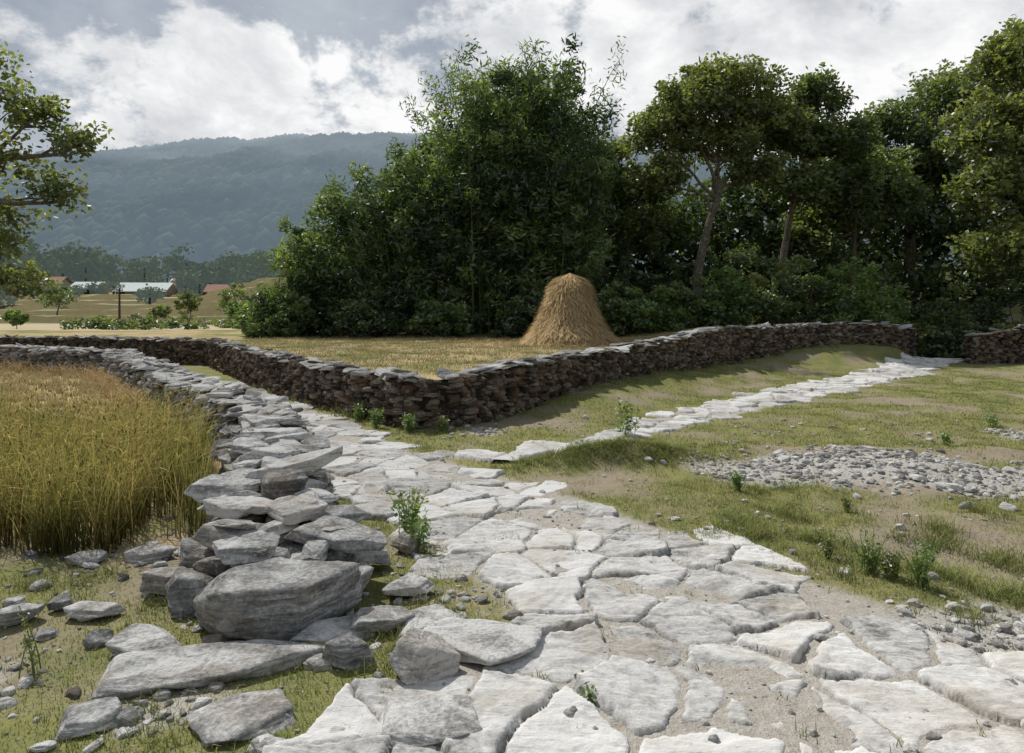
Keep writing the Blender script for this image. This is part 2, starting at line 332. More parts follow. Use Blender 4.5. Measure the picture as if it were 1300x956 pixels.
# ------------------------------------------------------------ flagstone paths (relief sheets following the ground)
def slab_path(name, P, step, cell, bounds, seed, keep, hs=.025, deep=.05, ext=.1, wornk=1.0):
    r = np.random.default_rng(seed)
    xs = np.arange(bounds[0], bounds[1], step); ys = np.arange(bounds[2], bounds[3], step)
    X, Y = np.meshgrid(xs, ys); shp = X.shape; x = X.ravel(); y = Y.ravel()
    pm = pdist(P, x, y)[0]; near = pm < cell*1.2
    idx = np.where(near)[0]; xn, yn = x[idx], y[idx]
    sx = np.arange(bounds[0]-1, bounds[1]+1, cell); sy = np.arange(bounds[2]-1, bounds[3]+1, cell*.7)
    SX, SY = np.meshgrid(sx, sy); SX = SX+(np.arange(len(sy)) % 2)[:, None]*cell*.5
    s = np.stack([SX.ravel(), SY.ravel()], 1)+r.uniform(-.6, .6, (SX.size, 2))*cell
    s = s[r.random(len(s)) < .92]
    sp = pdist(P, s[:, 0], s[:, 1])[0]; s = s[sp < cell*2]; sp = pdist(P, s[:, 0], s[:, 1])[0]
    ok = (sp < ext*cell-.06) & (r.random(len(s)) < keep)
    wx = xn+.08*perlin(xn*2.4, yn*2.4, 5)+.022*perlin(xn*8, yn*8, 5)+.012*perlin(xn*25, yn*25, 5); wy = yn+.08*perlin(xn*2.4, yn*2.4, 55)+.022*perlin(xn*8, yn*8, 75)+.012*perlin(xn*25, yn*25, 15)
    i1 = np.zeros(len(xn), int); ed = np.zeros(len(xn))
    for a in range(0, len(xn), 20000):
        d = (wx[a:a+20000, None]-s[None, :, 0])**2+(wy[a:a+20000, None]-s[None, :, 1])**2
        o = np.argpartition(d, 3, 1)[:, :4]; dd = np.take_along_axis(d, o, 1); q = np.argsort(dd, 1)
        o = np.take_along_axis(o, q, 1); dd = np.take_along_axis(dd, q, 1)
        i1[a:a+20000] = o[:, 0]
        e = np.full(len(o), 9.)
        for k in (1, 2, 3):
            L = np.linalg.norm(s[o[:, 0]]-s[o[:, k]], axis=1)+1e-6; e = np.minimum(e, (dd[:, k]-dd[:, 0])/(2*L))
        ed[a:a+20000] = e
    hgt = r.uniform(.2, 1.5, len(s))*hs; tx = r.normal(0, .04, len(s)); ty = r.normal(0, .04, len(s)); cv = r.random(len(s))
    gap = .006+.022*sm(.0, .6, perlin(xn*1.3, yn*1.3, 66))
    pr = sm(-.006, .014, ed-gap)
    rough = .011*fbm(xn*2.2, yn*4.4, 3.3, 5)+.003*perlin(xn*18, yn*18, 1)
    q = 3.0*fbm(xn*1.6+i1*.37, yn*2.6, 12., 5); fq = np.floor(q); step2 = .008*(fq+sm(.9, 1, q-fq))
    top = np.maximum(hgt[i1]+tx[i1]*(xn-s[i1, 0])+ty[i1]*(yn-s[i1, 1])+rough+step2, .004)
    low = np.where(gap < .012, np.minimum(top-.03, -.002), -deep)
    h = low+(top-low)*pr
    worn = sm(.36, .52, perlin(xn*1.3+9, yn*1.3, 91.)+.25*perlin(xn*5, yn*5, 3))*.035*wornk; h = h-worn
    h = np.where(ok[i1], h, -deep)
    H = np.full(x.size, -deep); H[idx] = h
    cvv = np.zeros(x.size); cvv[idx] = (cv[i1]*.8+.25)*sm(-.008, .016, ed-gap)-.35*sm(.01, -.01, ed-gap)
    z = height(x, y)+H
    nx = shp[1]; I = (np.arange(shp[0]-1)[:, None]*nx+np.arange(nx-1)[None]).ravel()
    F = np.stack([I, I+1, I+nx+1, I+nx], 1)
    F = F[(H[F] > -deep*.98).any(1)]
    u, inv = np.unique(F, return_inverse=True)
    acc = Acc(); acc.add(np.stack([x[u], y[u], z[u]], 1), inv.reshape(-1, 4), cvv[u])
    return acc.finish(name, M_path, True)
slab_path('stone_path', PATH, .0135, .47, (-4.2, 3.4, 2.0, 11.6), 21, .97, ext=.25)
slab_path('stone_path', PATH, .06, .5, (-9, -3.6, 11.6, 18.5), 12, .95)
slab_path('stone_path', UP, .03, .45, (-1.2, 16.4, 7.8, 25), 13, .96, .035, ext=.22, wornk=.3)

# ------------------------------------------------------------ rocks
_ico = {}
def ico(sub):
    if sub not in _ico:
        bm = bmesh.new(); bmesh.ops.create_icosphere(bm, subdivisions=sub, radius=1); bm.verts.ensure_lookup_table()
        _ico[sub] = (np.array([v.co[:] for v in bm.verts]), np.array([[v.index for v in f.verts] for f in bm.faces])); bm.free()
    return _ico[sub]
def rock_shape(sub, seed, nside=6, dims=(1, 1, 1), rough=.03):
    r = np.random.default_rng(seed); V, F = ico(sub)
    az = (np.arange(nside)+r.uniform(-.38, .38, nside))*2*np.pi/nside+r.uniform(0, 6)
    n = [[math.cos(a), math.sin(a), r.uniform(-.35, .45)] for a in az]; d = list(r.uniform(.62, .95, nside))
    for k in range(3): a = r.uniform(0, 6.28); n.append([math.cos(a), math.sin(a), r.choice([-1, 1, 1])*r.uniform(.7, 1.6)]); d.append(r.uniform(.66, .8))
    n += [[r.normal(0, .08), r.normal(0, .08), 1], [r.normal(0, .08), r.normal(0, .08), -1]]; d += [.55, .55]
    n = np.array(n); n /= np.linalg.norm(n, axis=1)[:, None]; d = np.array(d)
    D = V*np.array([1, 1, .75]); D /= np.linalg.norm(D, axis=1)[:, None]
    dt = D@n.T; q = np.where(dt > .03, d/np.maximum(dt, .03), 9.)
    qs = np.sort(q, 1); rr = np.minimum(qs[:, 0]-.015*np.exp(-(qs[:, 1]-qs[:, 0])/.03), 1.5)
    P = D*rr[:, None]; P[:, 2] /= .55
    P = P*np.array(dims)
    md = np.mean(dims); o = r.uniform(0, 50, 3)
    if rough > 0 and sub > 2:
        k = 1.6/md
        ly = np.floor(3*perlin(P[:, 0]*.5/md+o[1], P[:, 1]*.5/md, P[:, 2]*6/md+o[0]))*np.clip(1-np.abs(D[:, 2])*1.3, 0, 1)
        f = rough*md*(fbm(P[:, 0]*k+o[0], P[:, 1]*k+o[1], P[:, 2]*k+o[2], 5)+.6*ly)
        P = P+D*f[:, None]
    return P, F
def rotm(yaw, pitch=0, roll=0):
    cy, sy = math.cos(yaw), math.sin(yaw); cp, sp = math.cos(pitch), math.sin(pitch); cr, sr = math.cos(roll), math.sin(roll)
    return np.array([[cy, -sy, 0], [sy, cy, 0], [0, 0, 1]])@np.array([[1, 0, 0], [0, cp, -sp], [0, sp, cp]])@np.array([[cr, 0, sr], [0, 1, 0], [-sr, 0, cr]])
V1 = [rock_shape(2, 100+i, 5) for i in range(16)]
V2 = [rock_shape(3, 200+i, 5+i % 2, rough=.04) for i in range(16)]
V3 = [rock_shape(4, 300+i, 5+i % 2, rough=.045) for i in range(14)]
def put(acc, shp, pos, dims, rot, var=None, mi=0):
    P, F = shp; acc.add((P*np.array(dims))@rot.T+np.array(pos), F, R.random() if var is None else var, mi)

def along(P, step):
    out = []
    for a, b in zip(P[:-1], P[1:]):
        d = b[:2]-a[:2]; L = np.linalg.norm(d); n = max(1, int(L/step))
        for k in range(n):
            t = k/n; out.append((a[0]+t*d[0], a[1]+t*d[1], a[2]+t*(b[2]-a[2]), math.atan2(d[1], d[0])))
    return out
def stone_wall(name, P, thick, both=False, stone=.2, course=.068, wob=.05):
    acc = Acc(); half = thick/2
    A = along(P, .3)
    pts = np.array([(a[0], a[1]) for a in A]); ang = np.array([a[3] for a in A]); zt = np.array([a[2] for a in A])
    nrm = np.stack([-np.sin(ang), np.cos(ang)], 1)
    zb = height(pts[:, 0]-nrm[:, 0]*half, pts[:, 1]-nrm[:, 1]*half)-.15
    c = half-.07
    r1 = np.c_[pts-nrm*c, zb]; r2 = np.c_[pts-nrm*c*.9, zt-.1]; r3 = np.c_[pts+nrm*c*.9, zt-.1]; r4 = np.c_[pts+nrm*c, zb]
    n = len(pts); V = np.concatenate([r1, r2, r3, r4]); i = np.arange(n-1)
    F = np.concatenate([np.stack([i+k*n, i+1+k*n, i+1+(k+1)*n, i+(k+1)*n], 1) for k in range(3)])
    F = np.concatenate([F, [[0, n, 2*n, 3*n], [n-1, 2*n-1, 3*n-1, 4*n-1]]])
    acc.add(V, F, 0.0, 0)
    for sd in ([-1, 1] if both else [-1]):
        for (x, y, z, an) in along(P, stone*.85):
            nx, ny = -math.sin(an)*sd, math.cos(an)*sd
            gz = float(height(np.array([x+nx*(half+.08)]), np.array([y+ny*(half+.08)]))[0])
            zz = gz-.05-R.uniform(0, .05)
            while zz < z-.07:
                hgt = R.uniform(.5, 1.6)*course; j = R.uniform(-.1, .1); o = half-.1+R.normal(0, .022)
                L = R.uniform(.5, 1.4)*stone*.6
                put(acc, V1[R.integers(16)], (x+nx*o+math.cos(an)*j, y+ny*o+math.sin(an)*j, zz+hgt*.5), (L, R.uniform(.1, .16), hgt*.6),
                    rotm(an+R.normal(0, .15), R.normal(0, .06), R.normal(0, .09)))
                zz += hgt*.92
    for (x, y, z, an) in along(P, .27):
        o = R.normal(-.04, .04); nx, ny = -math.sin(an), math.cos(an); wz = wob*perlin(x*.9, y*.9, 3)
        put(acc, V2[R.integers(16)], (x+nx*o, y+ny*o, z-.03+R.uniform(-.02, .03)+wz), (R.uniform(.13, .32), half*R.uniform(.8, 1.35), R.uniform(.016, .034)),
            rotm(an+R.normal(0, .35), R.normal(0, .1), R.normal(0, .15)), mi=1)
        if R.random() < .5:
            put(acc, V2[R.integers(16)], (x+R.normal(0, .1), y+R.normal(0, .1), z+.03+wz), (R.uniform(.1, .22), R.uniform(.1, .2), R.uniform(.015, .03)),
                rotm(R.uniform(0, 6), R.normal(0, .14), R.normal(0, .18)), mi=1)
    return acc.finish(name, [M_wall, M_cap], False)
stone_wall('dry_stone_wall', WALL, .5)
stone_wall('dry_stone_wall', RW, .5, True)

acc = Acc()
for (x, y, z, an) in along(LOW, .19):
    gz = float(height(np.array([x]), np.array([y]))[0])-.1; far = y > 12
    nl = max(2, int((z-gz)/.08))
    for k in range(nl):
        for o in ((-.27, -.02, .25) if not far else (-.22, .2)):
            oo = o+R.normal(0, .04); nx, ny = -math.sin(an), math.cos(an)
            put(acc, (V1 if far else V2)[R.integers(16)], (x+nx*oo+R.normal(0, .03), y+ny*oo, gz+(k+.4)*(z-gz-.05)/nl), (R.uniform(.1, .24), R.uniform(.1, .18), R.uniform(.03, .055)),
                rotm(an+R.normal(0, .4), R.normal(0, .12), R.normal(0, .15)), var=R.uniform(0, .7))
for (x, y, z, an) in along(LOW, .2):
    for o in (-.24, -.02, .2):
        nx, ny = -math.sin(an), math.cos(an); oo = o+R.normal(0, .06)
        sh = V3 if y < 8 else (V2 if y < 14 else V1)
        put(acc, sh[R.integers(14)], (x+nx*oo, y+ny*oo, z-.03+R.uniform(-.02, .06)), (R.uniform(.1, .27), R.uniform(.09, .17), R.uniform(.018, .038)),
            rotm(an+R.normal(0, .8), R.normal(0, .14), R.normal(0, .16)), var=R.uniform(.45, 1.1))
acc.finish('dry_stone_wall', M_rock, False)

BO = [(-1.31, 3.78, .13, .54, .3, .15, .1, .1, -.08, .45), (-1.85, 3.95, .08, .17, .18, .1, .5, 0, .1, .25), (-1.72, 4.3, .28, .25, .18, .07, .2, .1, .1, .5),
 (-1.08, 4.38, .27, .36, .18, .04, -.3, .1, .12, .5), (-1.02, 4.08, .08, .2, .16, .08, .5, .1, 0, .5), (-1.67, 4.9, .45, .18, .15, .09, .2, 0, 0, .2), (-2.05, 5.0, .43, .27, .2, .05, .4, .1, .05, .7),
 (-1.66, 5.3, .52, .4, .13, .045, .75, 0, -.1, .9), (-1.35, 4.85, .15, .14, .2, .1, .9, .2, 0, .95), (-2.0, 5.8, .5, .24, .16, .045, 0, .1, .1, .75), (-2.35, 6.1, .5, .2, .18, .05, .6, .1, 0, .8),
 (-2.3, 6.7, .52, .3, .16, .035, .1, .05, 0, .85), (-2.62, 7.5, .53, .3, .18, .035, .4, 0, .06, .8), (-1.25, 4.4, .1, .25, .22, .1, .2, 0, 0, .3), (-1.5, 4.2, .1, .28, .22, .1, 0, 0, 0, .3),
 (-1.95, 4.4, .12, .18, .16, .09, .3, .1, .1, .4), (-1.2, 4.7, .28, .22, .16, .06, .6, .1, -.1, .55), (-1.45, 4.62, .37, .2, .16, .045, 0, 0, .1, .85),
 (-1.5, 3.25, .01, .42, .22, .045, .25, .06, .0, .75), (-.42, 3.25, .04, .2, .12, .09, .4, .3, .4, .75), (-.8, 3.32, .04, .13, .1, .06, .1, .1, .1, .4), (-.18, 3.5, .01, .34, .24, .04, -.2, 0, .05, .8),
 (-.63, 4.15, .03, .17, .12, .035, 0, .1, 0, .8), (-.72, 3.72, .03, .18, .13, .04, .4, 0, .1, .7), (-.95, 3.6, .01, .25, .15, .035, .1, 0, 0, .7), (-.45, 3.75, .01, .22, .16, .03, .7, 0, 0, .75),
 (-2.75, 3.8, .02, .13, .09, .035, .2, 0, 0, .6), (-2.35, 3.85, .02, .17, .08, .025, .1, 0, 0, .7), (-2.6, 3.95, .02, .07, .06, .03, .1, .1, 0, .4), (-2.55, 4.75, .02, .2, .12, .035, .2, .1, 0, .8),
 (-2.2, 4.75, .03, .14, .1, .04, .9, .1, 0, .6), (-2.9, 4.7, .01, .12, .09, .025, .4, .1, 0, .7), (-1.9, 3.5, .0, .2, .14, .03, .6, .0, 0, .7), (-1.1, 2.85, .0, .26, .2, .03, .6, 0, 0, .6), (-.75, 4.9, .04, .07, .1, .06, .6, 0, .4, .4),
 (-.3, 2.85, .0, .26, .2, .03, .2, 0, 0, .7), (-1.75, 2.85, .0, .16, .12, .03, .9, 0, 0, .6), (-2.1, 4.15, .08, .16, .13, .05, .3, .1, .1, .6), (-1.1, 3.95, .02, .2, .14, .035, .8, .05, 0, .8),
 (-1.0, 4.62, .12, .2, .14, .05, .3, .1, .2, .8), (-1.55, 4.05, .3, .2, .14, .04, .2, .1, 0, .7), (-1.85, 4.62, .38, .24, .16, .04, .9, .05, .1, .85)]
for i, (x, y, z, a, b, c, yw, pt, rl, v) in enumerate(BO):
    acc = Acc(); P, F = rock_shape(5, 500+i*7, 7 if a > .5 else 5+i % 2, (a, b, c), .05)
    acc.add(P@rotm(yw, pt, rl).T+np.array([x, y, z+.02]), F, v); acc.finish('boulder', M_rock, True)

def scatter(name, n, fx, mat, smin, smax, shapes, mask, power=2.2, zoff=.2, flat=(.35, .8)):
    acc = Acc(); bx = fx(n*6); k = mask(bx[:, 0], bx[:, 1]) > R.random(len(bx)); bx = bx[k][:n]; hz = height(bx[:, 0], bx[:, 1])
    for (x, y), h in zip(bx, hz):
        s = smin+(smax-smin)*R.random()**power
        put(acc, shapes[R.integers(14)], (x, y, h+s*zoff), (s*R.uniform(.7, 1.2), s*R.uniform(.6, 1), s*R.uniform(*flat)), rotm(R.uniform(0, 6), R.normal(0, .2), R.normal(0, .2)))
    return acc.finish(name, mat, False)
rect = lambda a, b, c, d: (lambda n: np.stack([R.uniform(a, b, n), R.uniform(c, d, n)], 1))
V0 = [rock_shape(2, 700+i, 5) for i in range(14)]
scatter('gravel', 7500, rect(-3, 9, 2.4, 11), M_gravel, .007, .05, V0, lambda x, y: rubble(x, y)*1.0+.03, 3.5, flat=(.3, .6))
scatter('gravel', 1500, rect(-3.2, 3.2, 2.4, 6), M_gravel, .005, .02, V0, lambda x, y: .35*np.ones_like(x), 3)
scatter('rubble_stones', 150, rect(2.0, 9, 5.3, 9), M_gravel, .03, .1, V2, lambda x, y: rubble(x, y)*.9+.05, 2.6, flat=(.2, .45))
scatter('rubble_stones', 170, rect(-3.4, .1, 2.5, 4.9), M_rock, .02, .085, V2, lambda x, y: .5*sm(0, .2, pdist(PATH, x, y)[0]), 2.4, flat=(.22, .45))
scatter('rubble_stones', 80, rect(-1, 9, 4, 12), M_gravel, .02, .07, V2, lambda x, y: .4*sm(.1, .4, np.minimum(pdist(PATH, x, y)[0], pdist(UP, x, y)[0]))*~inside(TERR, x, y), 2, flat=(.25, .5))

# ------------------------------------------------------------ grass
def grass(name, n, box, mask, h0, h1, w, mat, per=7, spread=.05, bend=(.2, .9), segs=2):
    c = rect(*box)(n*4); k = mask(c[:, 0], c[:, 1]) > R.random(len(c)); c = c[k][:n]
    b = np.repeat(c, per, 0)+R.normal(0, spread, (len(c)*per, 2)); z = height(b[:, 0], b[:, 1])-.005
    hm = np.repeat(R.uniform(h0, h1, len(c)), per)*R.uniform(.6, 1.2, len(b))
    acc = Acc(); v = np.clip(np.repeat(R.random(len(c))*.7, per)+R.uniform(0, .4, len(b))-.05, 0, 1)
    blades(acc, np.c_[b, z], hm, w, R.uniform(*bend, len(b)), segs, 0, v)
    return acc.finish(name, mat)
def gm(x, y):
    d = np.minimum(pdist(PATH, x, y)[0], pdist(UP, x, y)[0]); dl = pdist(LOW, x, y, False)[0]
    return grass_mask(x, y)**1.3*sm(-.02, .12, d)*(1-.85*rubble(x, y))*~inside(TERR, x, y)*~(inside(FIELD, x, y))*(dl > .35)
grass('grass', 10500, (-3.8, 6, 2.5, 7), gm, .02, .05, .004, M_grass, 7, .04)
grass('grass', 10500, (-3, 14, 7, 20), gm, .03, .07, .008, M_grass, 6, .08)
grass('grass', 1100, (-3.6, 6, 2.6, 9), lambda x, y: gm(x, y)*sm(.0, .4, perlin(x*1.3, y*1.3, 41)), .06, .13, .005, M_grass, 16, .035, (.3, 1.0), 3)
grass('grass', 450, (1.6, 4, 3.6, 6), lambda x, y: sm(.05, .2, pdist(PATH, x, y)[0])*sm(.0, .3, perlin(x*2, y*2, 4)), .06, .17, .005, M_grass, 14, .04, (.3, 1.0), 3)
grass('grass', 400, (-.2, 2.6, 7.3, 8.2), lambda x, y: np.exp(-((x-1.2)**2/.9+(y-7.75-.15*(x-1.2))**2/.04)), .05, .14, .007, M_grass, 12, .04, (.4, 1.2), 3)
grass('grass', 700, (-1.5, 3.2, 2.6, 9), lambda x, y: .3*(sm(.02, -.02, np.abs(pdist(PATH, x, y)[0])-.12)+.14), .03, .08, .005, M_grass, 9, .03)
def wallgrass(x, y):
    d = pdist(WALL, x, y, False)[0]; return sm(.65, .3, d)*~inside(TERR, x, y)*(d > .27)
grass('grass', 1700, (-6, 14, 9.8, 24), wallgrass, .08, .2, .012, M_grass, 8, .05, (.3, 1.0), 3)
grass('dry_grass', 5000, (-9, 6, 10.5, 27), lambda x, y: inside(TERR, x, y)*(.2+.6*grass_mask(x, y)), .04, .14, .012, M_dry, 6, .08)
grass('grass', 3200, (-9, 6, 10.5, 27), lambda x, y: inside(TERR, x, y)*(1-grass_mask(x, y*.7+4)+.2), .03, .1, .012, M_grass, 6, .08)
grass('dry_grass', 3000, (-3.4, 9, 2.6, 12), lambda x, y: sm(-.02, .12, np.minimum(pdist(PATH, x, y)[0], pdist(UP, x, y)[0]))*~inside(TERR, x, y)*~inside(FIELD, x, y)*.5*(1-rubble(x, y)), .03, .07, .005, M_dry, 7, .05, (.5, 1.4))
grass('rice_stubble', 6000, (-19, -3, 8.3, 21), lambda x, y: inside(FIELD, x, y)*(pdist(LOW, x, y, False)[0] > .3), .1, .2, .014, M_dry, 7, .04, (.05, .5))
def lowbank(x, y):
    d = pdist(LOW, x, y, False)[0]; return sm(1.0, .35, d)*(d > .25)*inside(FIELD, x, y)
grass('dry_grass', 1800, (-18, -4, 9.5, 22), lowbank, .25, .5, .016, M_straw, 9, .1, (.3, 1.1), 3)

def rice(x, y):
    d = pdist(LOW, x, y, False)[0]
    edge = 8.4+.5*perlin(x*.8, y*.8, 3); front = 4.8+.45*perlin(x*1.2, y, 8)
    return inside(FIELD, x, y)*(d > .58+.15*perlin(x*1.5, y*1.5, 6))*(y < edge)*(y > front)*(.12+.88*sm(-.25, .3, perlin(x*1.7, y*1.7, 2)))
c = rect(-8, -2, 4.4, 9)(9000); c = c[rice(c[:, 0], c[:, 1]) > R.random(len(c))][:950]
acc = Acc(); b = np.repeat(c, 14, 0)+R.normal(0, .05, (len(c)*14, 2)); z = height(b[:, 0], b[:, 1])
hh = np.repeat(R.uniform(.5, 1.05, len(c)), 14)*R.uniform(.5, 1.1, len(b)); vv = np.clip(np.repeat(R.random(len(c))*.6, 14)+R.uniform(-.3, .5, len(b)), 0, 1)
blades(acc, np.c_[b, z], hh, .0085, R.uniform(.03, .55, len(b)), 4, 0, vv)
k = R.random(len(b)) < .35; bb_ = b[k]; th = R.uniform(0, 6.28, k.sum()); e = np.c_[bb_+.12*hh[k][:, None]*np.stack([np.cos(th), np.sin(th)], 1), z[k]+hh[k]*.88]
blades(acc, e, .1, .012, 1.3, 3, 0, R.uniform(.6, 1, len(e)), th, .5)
acc.finish('rice_plants', M_rice)

# ------------------------------------------------------------ haystack
pz = np.array([0, .12, .35, .7, 1.05, 1.4, 1.75, 2.0, 2.12, 2.18]); pr_ = np.array([1.38, 1.33, 1.16, .93, .75, .62, .51, .36, .2, .02])
def H1(x, y): return float(height(np.array([float(x)]), np.array([float(y)]))[0])
def haystack(hx, hy, s, n):
    acc = Acc(); hz = H1(hx, hy)
    zz = np.linspace(0, 2.18, 40); th = np.linspace(0, 2*np.pi, 64, endpoint=False)
    TH, ZZ = np.meshgrid(th, zz); lump = lambda t, z: 1+.18*perlin(np.cos(t)*1.6, np.sin(t)*1.6, z*1.5)
    RR = np.interp(ZZ, pz, pr_)*lump(TH, ZZ)*s
    V = np.stack([hx+RR*np.cos(TH), hy+RR*np.sin(TH), hz+ZZ*s-.02], -1).reshape(-1, 3)
    i = np.arange(39)[:, None]*64; j = np.arange(64)[None]; F = np.stack([i+j, i+(j+1) % 64, i+64+(j+1) % 64, i+64+j], -1).reshape(-1, 4)
    acc.add(V, F, .3, 0, .5)
    z0 = R.uniform(.1, 2.2, n); t0 = R.uniform(0, 2*np.pi, n); r0 = np.interp(z0, pz, pr_)*lump(t0, z0)
    ln = R.uniform(.12, .45, n); z1 = z0-ln*.85; t1 = t0+R.normal(0, .2, n); r1 = np.interp(np.maximum(z1, 0), pz, pr_)*lump(t0, z0)+R.uniform(.0, 1, n)**2*.27
    z1 = np.maximum(z1, .0)
    P0 = np.stack([hx+s*r0*np.cos(t0), hy+s*r0*np.sin(t0), hz+z0*s], 1); P1 = np.stack([hx+s*r1*np.cos(t1), hy+s*r1*np.sin(t1), hz+z1*s], 1)
    w = np.stack([-np.sin(t0), np.cos(t0), 0*t0], 1)*.009
    Q = np.stack([P0-w, P0+w, P1+w*.6, P1-w*.6], 1).reshape(-1, 3)
    acc.add(Q, np.arange(4*n).reshape(-1, 4), np.repeat(np.clip(R.normal(.45, .33, n)+.4*perlin(t0*2, z0*2, 3), 0, 1), 4), 0, np.tile([0, 0, 1, 1], n))
    acc.finish('haystack', M_straw)
hx, hy = 1.78, 21.0
haystack(hx, hy, 1.0, 26000); haystack(-44, 100, 1, 600)
c = np.stack([hx+R.normal(0, 1.7, 1700), hy+R.normal(-.3, 1.3, 1700)], 1); acc = Acc()
blades(acc, np.c_[c, height(c[:, 0], c[:, 1])], R.uniform(.1, .28, 1700), .014, R.uniform(.7, 2.5, 1700), 3); acc.finish('loose_straw', M_straw)

# ------------------------------------------------------------ trees
def branch(acc, a, b, r0, r1, sag=.15, n=7, mi=0, sides=7):
    a = np.array(a, float); b = np.array(b, float); t = np.linspace(0, 1, n)[:, None]
    L = np.linalg.norm(b-a); mid = R.normal(0, .08*L, 3); mid[2] += sag*L*.4
    P = a+(b-a)*t+mid*np.sin(np.pi*t)+R.normal(0, .018*L, (n, 3))*np.sin(np.pi*t)
    tube(acc, P, r0+(r1-r0)*t[:, 0], sides, mi); return P
def tree(name, trunk, tr, blobs, ncl, per, L, W, mat, crad=(.45, .8), base=.45, fl=.8, droop=.2):
    acc = Acc(); trunk = np.array(trunk, float); n = len(trunk)
    tt = np.linspace(0, n-1, n*5); P = np.stack([np.interp(tt, np.arange(n), trunk[:, k]) for k in range(3)], 1)
    P[:, :2] += .08*np.stack([perlin(P[:, 2], P[:, 2]*0+1), perlin(P[:, 2], P[:, 2]*0+5)], 1)
    tube(acc, P, tr*np.linspace(1, .5, len(P))*(1+.5*np.exp(-np.arange(len(P))*.8)), 10)
    vol = np.array([b[3]*b[4]*b[5] for b in blobs])**.7; cnt = np.maximum(3, (ncl*vol/vol.sum()).astype(int))
    for bl, c in zip(blobs, cnt):
        bc = np.array(bl[:3]); rad = np.array(bl[3:])
        end = bc-np.array([0, 0, rad[2]*.4]); k = R.integers(len(P)*2//3, len(P))
        B = branch(acc, P[k], end, tr*.4, tr*.1, .1, 9)
        d = R.normal(size=(c, 3)); d /= np.linalg.norm(d, axis=1)[:, None]; d[:, 2] = np.where(d[:, 2] < -.45, -d[:, 2], d[:, 2])
        C = bc+d*rad*(R.random(c)**.35)[:, None]*R.uniform(.8, 1.22, (c, 1))
        for q in C[::3]: branch(acc, B[R.integers(4, 9)], q, tr*.1, tr*.03, .08, 5, sides=5)
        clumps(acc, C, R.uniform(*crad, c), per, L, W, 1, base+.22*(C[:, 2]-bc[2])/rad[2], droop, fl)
    return acc.finish(name, [M_bark, mat])

hgX = np.array([-10.5, -9.4, -8.4, -7.4, -6, -4.8, -3.6, -2.9, -2.2, -1.5, 0, 1.2, 2.3, 3.0, 3.6, 4.6]); hgZ = np.array([1.5, 3, 5.2, 6.6, 7.2, 8.2, 9.0, 9.8, 11.6, 12.2, 12.2, 12.7, 12.3, 10.6, 8.8, 7])
def bamboo(x0, x1, ncl, nculm, nshoot):
    acc = Acc()
    for i in range(nculm+nshoot):
        sh = i >= nculm
        x = R.uniform(x0, x1); y = R.uniform(26.5, 30.5); b = np.array([x, y, H1(x, y)]); h = np.interp(x, hgX, hgZ)*R.uniform(.85, 1.08)-1
        if sh: h = min(h*R.uniform(1.05, 1.2), 11.8)
        dr = R.uniform(0, 6.28); bend = R.uniform(.05, .24)*h; t = np.linspace(0, 1, 11)
        P = b+np.stack([math.cos(dr)*bend*t**2.4, math.sin(dr)*bend*t**2.4, h*(t-.07*t**3)], 1)
        tube(acc, P, .045*(1-.8*t), 5)
        q = np.linspace(.35 if not sh else .75, 1, 16 if not sh else 6); C = np.stack([np.interp(q, t, P[:, k]) for k in range(3)], 1)
        clumps(acc, C+R.normal(0, .2, C.shape), .45 if not sh else .25, 26 if not sh else 7, .3, .06, 1, .55, .7, 1.1)
    x = R.uniform(x0, x1, ncl*3); zt = np.interp(x, hgX, hgZ)*(.92+.25*perlin(x*1.1, x*0, 4)); y = R.uniform(25.3, 31, ncl*3)
    z = 1+(zt-1)*R.random(ncl*3)**.9; k = np.abs(perlin(x*.75, y*.5, z*.6)) > .07
    C = np.stack([x, y, z], 1)[k][:ncl]; C[:, 0] += .5*perlin(C[:, 2]*.7, C[:, 0]*.3, 8)
    bs = .44+.45*perlin(C[:, 0]*.6, C[:, 1]*.6, C[:, 2]*.5)
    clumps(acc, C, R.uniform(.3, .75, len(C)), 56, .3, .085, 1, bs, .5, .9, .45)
    acc.finish('bamboo_clump', [M_culm, M_bamboo])
bamboo(-9.6, -4.0, 500, 24, 5); bamboo(-4.4, .4, 560, 34, 9); bamboo(-.2, 3.6, 440, 32, 6)

tree('broadleaf_tree', [(7.6, 28, 1), (7.6, 28, 3.4), (8.0, 28, 5.2), (8.6, 28, 7)], .22,
     [(6.3, 28, 9.0, 1.5, 1.6, 1.1), (8.8, 28, 10.9, 2.3, 2.0, 1.1), (7.4, 27.5, 10.0, 1.6, 1.7, 1.1), (8.3, 28, 8.7, 2.0, 1.7, 1.0), (5.9, 28, 7.3, 1.3, 1.4, .9), (10.2, 28.5, 9.6, 1.8, 1.8, 1.2), (9.9, 28, 7.5, 1.3, 1.2, .8)], 430, 72, .2, .11, M_leafD, (.3, .68), .42)
tree('broadleaf_tree', [(11.8, 30, 1), (11.9, 30, 4), (12.2, 30, 6), (12.9, 30, 8.4)], .19,
     [(13.2, 30, 11.0, 1.3, 1.3, 1.1), (12.4, 30, 9.2, 1.8, 1.6, 1.2), (14.5, 30, 9.2, 1.4, 1.4, 1.0), (12.2, 29.5, 7.0, 1.6, 1.4, 1.0), (14.4, 30, 7.2, 1.5, 1.4, 1.1), (11.0, 30, 10.2, 1.1, 1.1, .9)], 330, 72, .22, .11, M_leafA, (.3, .68), .42)
